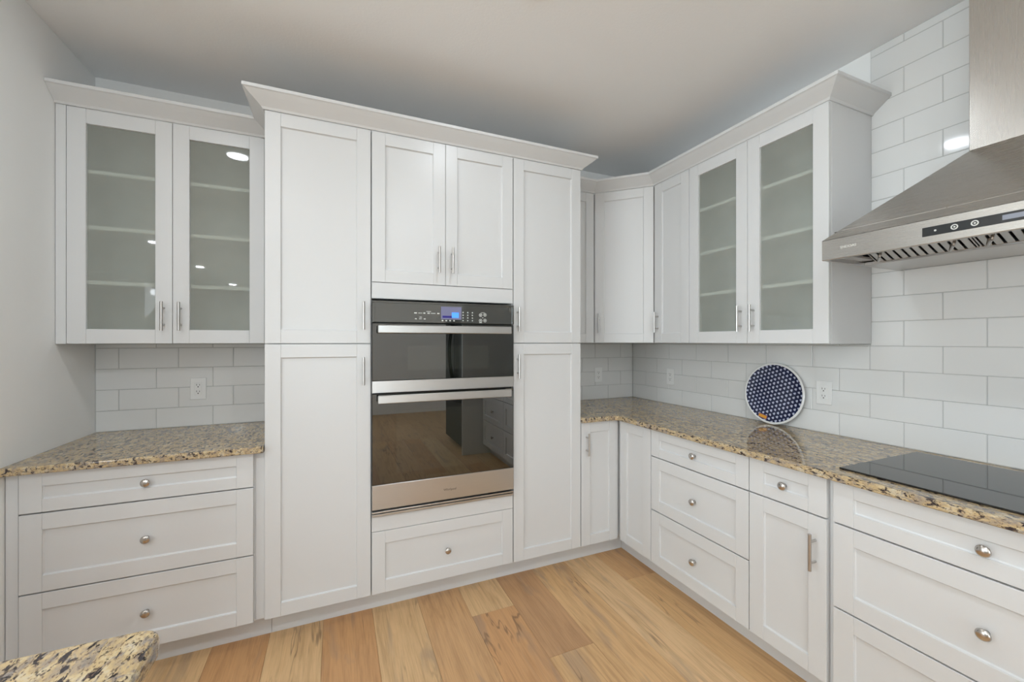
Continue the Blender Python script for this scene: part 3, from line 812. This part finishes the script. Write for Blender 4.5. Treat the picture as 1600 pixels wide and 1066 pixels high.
# local: z axis of the plate faces the room; tilted back against the tile
plate = thing('decorative_plate', 'round blue and white patterned plate leaning against the tile', 'plate', (0, 0, 0))
b = MB(); b.lathe((0, 0, 0), (0, 0, 1), [(0.0001, -0.004), (0.10, -0.004), (0.155, -0.001), (R_ - 0.002, 0.006), (R_, 0.009), (R_ - 0.001, 0.011), (R_ - 0.010, 0.0105), (R_ - 0.012, 0.0095)], 56)
b.build('rim', 'plate_white', plate)
b = MB(); b.lathe((0, 0, 0), (0, 0, 1), [(R_ - 0.0115, 0.0096), (0.150, 0.0062), (0.110, 0.0040), (0.050, 0.0030), (0.0001, 0.0030)], 56)
b.build('patterned_face', 'plate_pattern', plate)
b = MB(); b.box(-0.027, 0.027, -0.012, 0.012, 0, 0.0010, mi=1).box(-0.024, 0.024, -0.0085, 0.0085, 0.001, 0.0016, mi=0)
b.build('sticker', ['sticker_orange', 'sticker_edge'], plate, (-0.050, -0.136, 0.0076), (0, 0, math.radians(-14)))
nz = Vector((-math.cos(lean), 0, math.sin(lean))); uy = Vector((math.sin(lean), 0, math.cos(lean))); ux = uy.cross(nz)
cc = Vector((XR - 0.020 - 0.019, 1.552, Z_CT + 0.0015)) + uy * R_
M = Matrix.Identity(4)
for i in range(3): M[i][0], M[i][1], M[i][2], M[i][3] = ux[i], uy[i], nz[i], cc[i]
plate.matrix_world = M

# ================================================================== outlets
def outlet(label, x, y, z, rz):
    o = thing('wall_outlet', label, 'outlet', (x, y, z), rz, 'duplex wall outlets on the tile')
    b = MB(); b.box(-0.037, 0.037, -0.0055, -0.0008, -0.060, 0.060, 0.0022); b.build('cover_plate', 'outlet_plastic', o)
    b = MB(); b.box(-0.0168, 0.0168, -0.0075, -0.0050, -0.034, 0.034, 0.001); f = b.build('receptacle', 'outlet_plastic', o)
    for zz in (0.018, -0.018):
        b = MB()
        b.box(-0.0078, -0.0056, -0.0079, -0.0072, zz - 0.001, zz + 0.008).box(0.0056, 0.0078, -0.0079, -0.0072, zz - 0.001, zz + 0.007)
        b.tube((0, -0.0079, zz - 0.008), (0, -0.0072, zz - 0.008), 0.0030, n=10)
        b.build('socket_slots', 'dark_slot', f)
outlet('white duplex outlet on the tile above the small left countertop', -0.703, YB, 1.121, 0)
outlet('white duplex outlet on the tile right of the patterned plate', XR, 1.302, 1.120, -PI / 2)
outlet('white duplex outlet on the back tile beside the right pantry', 1.950, YB, 1.112, 0)
outlet('white duplex outlet on the right tile near the corner', XR, 2.352, 1.118, -PI / 2)

# ================================================================== recessed ceiling lights
def can(label, x, y, power=CAN_POWER):
    o = thing('recessed_light', label, 'ceiling light', (x, y, H_CEIL), 0, 'recessed ceiling lights')
    b = MB(); b.lathe((0, 0, 0), (0, 0, -1), [(0.092, 0.0005), (0.090, 0.006), (0.078, 0.009), (0.072, 0.006), (0.070, 0.003)], 32); b.build('trim_ring', 'trim_ring_white', o)
    b = MB(); b.lathe((0, 0, 0), (0, 0, -1), [(0.071, 0.003), (0.045, 0.0040), (0.0001, 0.0042)], 32); b.build('lens', 'lamp_lens', o)
    ld = bpy.data.lights.new('lamp', 'AREA'); ld.shape = 'DISK'; ld.size = 0.13; ld.energy = power; ld.color = CAN_COLOR
    link('lamp', ld, o, (0, 0, -0.012))
can('recessed ceiling light above the floor in front of the oven', 0.690, 1.378, CAN_DIMMED)
can('recessed ceiling light reflected in the left cabinet glass', -0.662, 1.385, CAN_DIMMED)
can('recessed ceiling light above the camera side of the kitchen', 0.735, -0.40)
can('recessed ceiling light above the kitchen island', -0.662, -0.40)
can('recessed ceiling light above the fridge side', 0.735, -2.2)
for i, yy in enumerate((-0.3, -2.15, -4.16, -6.75)):
    can(['first', 'second', 'third', 'last'][i] + ' recessed ceiling light in the open room on the left', -2.28, yy)

# ================================================================== fridge (seen in the oven glass)
fr = thing('refrigerator', 'black refrigerator reflected in the oven glass', 'refrigerator', (1.43, -0.565, 0), -PI / 2)
b = MB(); b.box(0.0, 0.91, 0.062, 0.86, 0.03, 1.76, 0.004).box(0.05, 0.86, 0.10, 0.80, 0.0, 0.03); b.build('body', 'black_enamel', fr)
for k, (xa, xb_, za, zb) in enumerate(((0.0, 0.453, 0.72, 1.77), (0.457, 0.91, 0.72, 1.77), (0.0, 0.91, 0.06, 0.712))):
    b = MB(); b.box(xa, xb_, 0.0, 0.060, za, zb, 0.012)
    d = b.build('door' if k < 2 else 'freezer_drawer', 'black_enamel', fr)
    h = MB()
    if k < 2:
        x = 0.415 if k == 0 else 0.495
        h.path([(x, 0.0 - 0.065 * math.sin(PI * t / 12) - 0.002, za + 0.08 + (zb - za - 0.16) * t / 12) for t in range(13)], 0.012, 10)
    else:
        h.path([(0.06 + 0.79 * t / 12, -0.055 * math.sin(PI * t / 12) - 0.002, zb - 0.09) for t in range(13)], 0.012, 10)
    h.build('handle', 'black_enamel', d)

# ================================================================== globe chandelier of the open room (its bulbs show in the left cabinet glass)
ch = thing('chandelier', 'globe chandelier hanging in the open room on the left', 'chandelier', (-2.45, -1.75, H_CEIL))
b = MB(); b.lathe((0, 0, 0), (0, 0, -1), [(0.06, 0.0005), (0.06, 0.02), (0.008, 0.03), (0.008, 0.62), (0.03, 0.63), (0.03, 0.67), (0.0001, 0.68)], 20); b.build('stem', 'nickel', ch)
for k in range(6):
    a = 2 * PI * k / 6; x, y_ = 0.38 * math.cos(a), 0.38 * math.sin(a)
    b = MB(); b.tube((0.02 * math.cos(a), 0.02 * math.sin(a), -0.65), (x, y_, -0.65), 0.007, n=8); b.build('arm', 'nickel', ch)
    b = MB(); b.lathe((x, y_, -0.70), (0, 0, 1), [(0.045 * math.sin(PI * j / 12) + 1e-4, -0.045 * math.cos(PI * j / 12)) for j in range(13)], 16); b.build('globe', 'lamp_globe', ch)
ld = bpy.data.lights.new('lamp', 'POINT'); ld.energy = 12.0; ld.shadow_soft_size = 0.3; ld.color = CAN_COLOR
link('lamp', ld, ch, (0, 0, -0.82))
